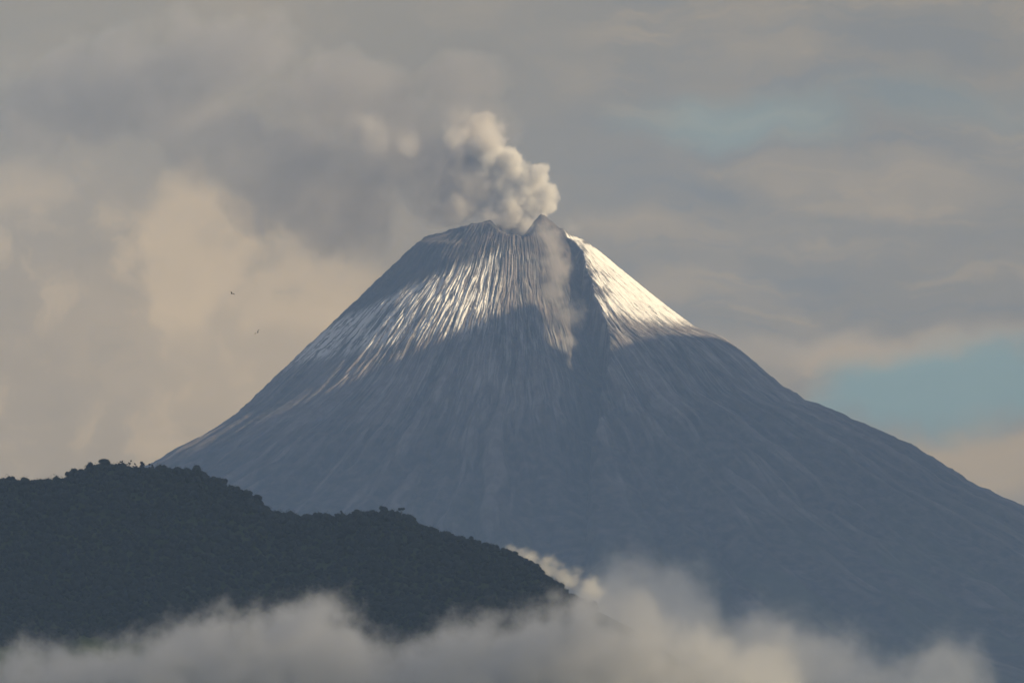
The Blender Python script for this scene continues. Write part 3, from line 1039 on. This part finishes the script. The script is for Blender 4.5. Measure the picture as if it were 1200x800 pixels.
def deck(name, dxs, y0f, y1f, label, sd):
    s_ = np.linspace(-1, 1, 150)
    tt = 0.5 + 0.5 * np.sign(s_) * (1 - (1 - np.abs(s_)) ** 1.5)
    DX, TTg = np.meshgrid(dxs, tt, indexing='ij')
    ends = sstep(0, 1, np.minimum(DX - dxs[0], dxs[-1] - DX) / 900 + 0.02)
    ya, yb = y0f(dxs)[:, None], y1f(dxs)[:, None]
    DY = ya + (yb - ya) * TTg
    edge_ = (1 - np.abs(2 * TTg - 1) ** 14) * ends
    thick = 70 * edge_ * (0.6 + 0.4 * fbm(DX / 2500, DY / 2500, sd + 1.0, 4))
    und = (25 * fbm(DX / 1500, DY / 1500, sd + 7.0, 5) - 25) * edge_
    ZTd, ZBd = DECK_Z + 200 + thick, DECK_Z + 200 + und - 3
    nA, nB = DX.shape
    Vt = np.vstack([np.stack([DX, DY, ZTd], -1).reshape(-1, 3), np.stack([DX, DY, ZBd], -1).reshape(-1, 3)])
    I = np.arange(nA * nB).reshape(nA, nB); J = I + nA * nB
    Q = [np.stack([I[:-1, :-1], I[1:, :-1], I[1:, 1:], I[:-1, 1:]], -1).reshape(-1, 4),
         np.stack([J[:-1, :-1], J[:-1, 1:], J[1:, 1:], J[1:, :-1]], -1).reshape(-1, 4)]
    for a_, b_ in ((I[:, 0], J[:, 0]), (I[::-1, -1], J[::-1, -1]), (I[-1, :], J[-1, :]), (I[0, ::-1], J[0, ::-1])):
        Q.append(np.stack([a_[:-1], b_[:-1], b_[1:], a_[1:]], -1))
    link(name, mesh_from(name, Vt, np.vstack(Q), dm_, True), kind='stuff', cat='cloud', label=label)


def sunhit(x, y, z):
    """where the sun ray through a point crosses the cloud layer"""
    dd = (DECK_Z + 200 - z) / math.tan(SUN_EL)
    h = Vector((SUN_DIR.x, SUN_DIR.y)).normalized()
    return x + h.x * dd, y + h.y * dd


RIDGE_EDGE = sunhit(0, 11500, 520)[1]
ctl = [sunhit(*[float(q) for q in at(a, b, Y)]) for a, b, Y in
       ((420, 462, 39600), (475, 472, 39350), (530, 462, 39150), (585, 470, 39000), (640, 450, 38980), (685, 408, 39050), (740, 406, 39200), (830, 396, 39600), (900, 392, 40000))]
ctl.sort()
edge_x = [2500, ctl[0][0] - 400, ctl[0][0] - 60] + [c[0] for c in ctl] + [ctl[-1][0] + 2500]
edge_y = [34200, 35600, 36500] + [c[1] for c in ctl] + [40500]
deck('overcast_cloud', np.concatenate([np.linspace(ctl[0][0] - 1800, ctl[0][0] - 300, 10)[:-1], np.linspace(ctl[0][0] - 300, 10000, 170)[:-1], np.linspace(10000, 19000, 40)]),
     lambda x: 25500 + 900 * fbm(x / 1800, 0.5, 4.0, 3),
     lambda x: np.interp(x, edge_x, edge_y) + 110 * fbm(x / 420, 0.3, 3.0, 4),
     'grey overcast layer high beside the volcano, shading its lower slopes', 0)
# unseen thin veils, added only to dim the sun over the low cloud
thin_, t, out = new_mat('added_veil_layer')
p_ = t.node('ShaderNodeTexCoord').outputs['Object']
a_n = t.rng(t.noise(p_, 0.0011, 4, 0.55), 0.35, 0.65, 0.22, 0.72)
df_ = t.node('ShaderNodeBsdfTranslucent'); tr_ = t.node('ShaderNodeBsdfTransparent'); mx_ = t.node('ShaderNodeMixShader')
df_.inputs['Color'].default_value = (0.75, 0.75, 0.75, 1)
t.put(mx_.inputs[0], a_n)
t.l.new(df_.outputs[0], mx_.inputs[1]); t.l.new(tr_.outputs[0], mx_.inputs[2])
t.l.new(mx_.outputs[0], out.inputs['Surface'])
main_ = dm_
dm_ = thin_
deck('added_veil', np.linspace(6200, 15500, 60), lambda x: 2500 + 0 * x, lambda x: RIDGE_EDGE - 70 + 40 * fbm(x / 900, 0.5, 4.0, 3),
     'added thin veil out of view, high in front of the ridge, dimming the sun on the valley cloud', 5)
deck('added_veil', np.linspace(6200, 15500, 60), lambda x: 12200 + 0 * x, lambda x: 18800 + 0 * x,
     'added thin veil out of view, high behind the ridge, dimming the sun on the rising cloud', 6)
dm_ = main_
deck('overcast_cloud', np.linspace(6500, 15500, 120),
     lambda x: RIDGE_EDGE + 40 * fbm(x / 900, 0.5, 4.0, 3),
     lambda x: RIDGE_EDGE + 1650 + 120 * fbm(x / 1200, 0.5, 14.0, 4),
     'smaller patch of high overcast in front of the ridge, shading it', 3)

# valley cloud
fog_bank('valley_cloud', [(-420, 670), (-250, 705), (-100, 690), (-20, 705), (0, 702), (55, 692), (95, 698), (160, 692), (200, 670), (245, 660), (300, 656), (340, 646),
                          (385, 640), (410, 654), (440, 686), (470, 694), (500, 678), (545, 664), (590, 660), (640, 648), (680, 634), (740, 630), (800, 670), (880, 690), (960, 710)],
         11200, 420, 890, 0.010, (0.88, 0.885, 0.90), 'soft bank of low cloud across the foot of the dark ridge',
         80, 60, 58, -420, 960, (-100, 150), step=0.5)
fog_bank('rising_cloud', [(540, 732), (575, 672), (600, 640), (640, 624), (680, 622), (705, 608), (735, 582), (765, 596), (800, 606), (828, 622), (845, 660), (865, 662), (885, 648),
                          (908, 652), (930, 648), (955, 668), (1000, 686), (1050, 698), (1085, 688), (1105, 678), (1128, 688), (1150, 732), (1200, 782), (1280, 832)],
         20000, 1600, 900, 0.0030, (0.88, 0.885, 0.90), 'billowing low cloud rising behind the ridge in front of the volcano',
         95, 75, 72, 540, 1280, (-100, 200), step=0.5, endfade=170)
blob_cloud('cloud_wisp', [(604, 648, 26, 15, 0, 22), (622, 654, 30, 21, 0, 26), (642, 664, 34, 26, 0, 28), (664, 678, 36, 28, 0, 30), (690, 690, 36, 28, 0, 30)],
           13200, 0.022, (0.97, 0.95, 0.92), 'small bright wisp of cloud glowing behind the right-hand end of the ridge', 'cloud',
           20, 0.75, 0.0, 0.55, step=0.5, kind='stuff', warp=12, rough=0.6, detail=6)

# ------------------------------------------------------------------ haze
hz, t, out = new_mat('haze_air')
vv = t.node('ShaderNodeVolumePrincipled')
vv.inputs['Color'].default_value = (0.30, 0.48, 0.90, 1)
vv.inputs['Density'].default_value = 1.7e-5
vv.inputs['Anisotropy'].default_value = 0.0
t.l.new(vv.outputs[0], out.inputs['Volume'])
x0, x1, y0, y1, z0, z1 = -25000, 25000, -10000, 50000, -80, 5750
hv = [(x, y, z) for z in (z0, z1) for y in (y0, y1) for x in (x0, x1)]
hf = [[0, 2, 3, 1], [4, 5, 7, 6], [0, 1, 5, 4], [1, 3, 7, 5], [3, 2, 6, 7], [2, 0, 4, 6]]
link('haze', mesh_from('haze', hv, hf, hz), kind='stuff', cat='haze', label='thin bluish haze filling the air between the camera and the volcano')
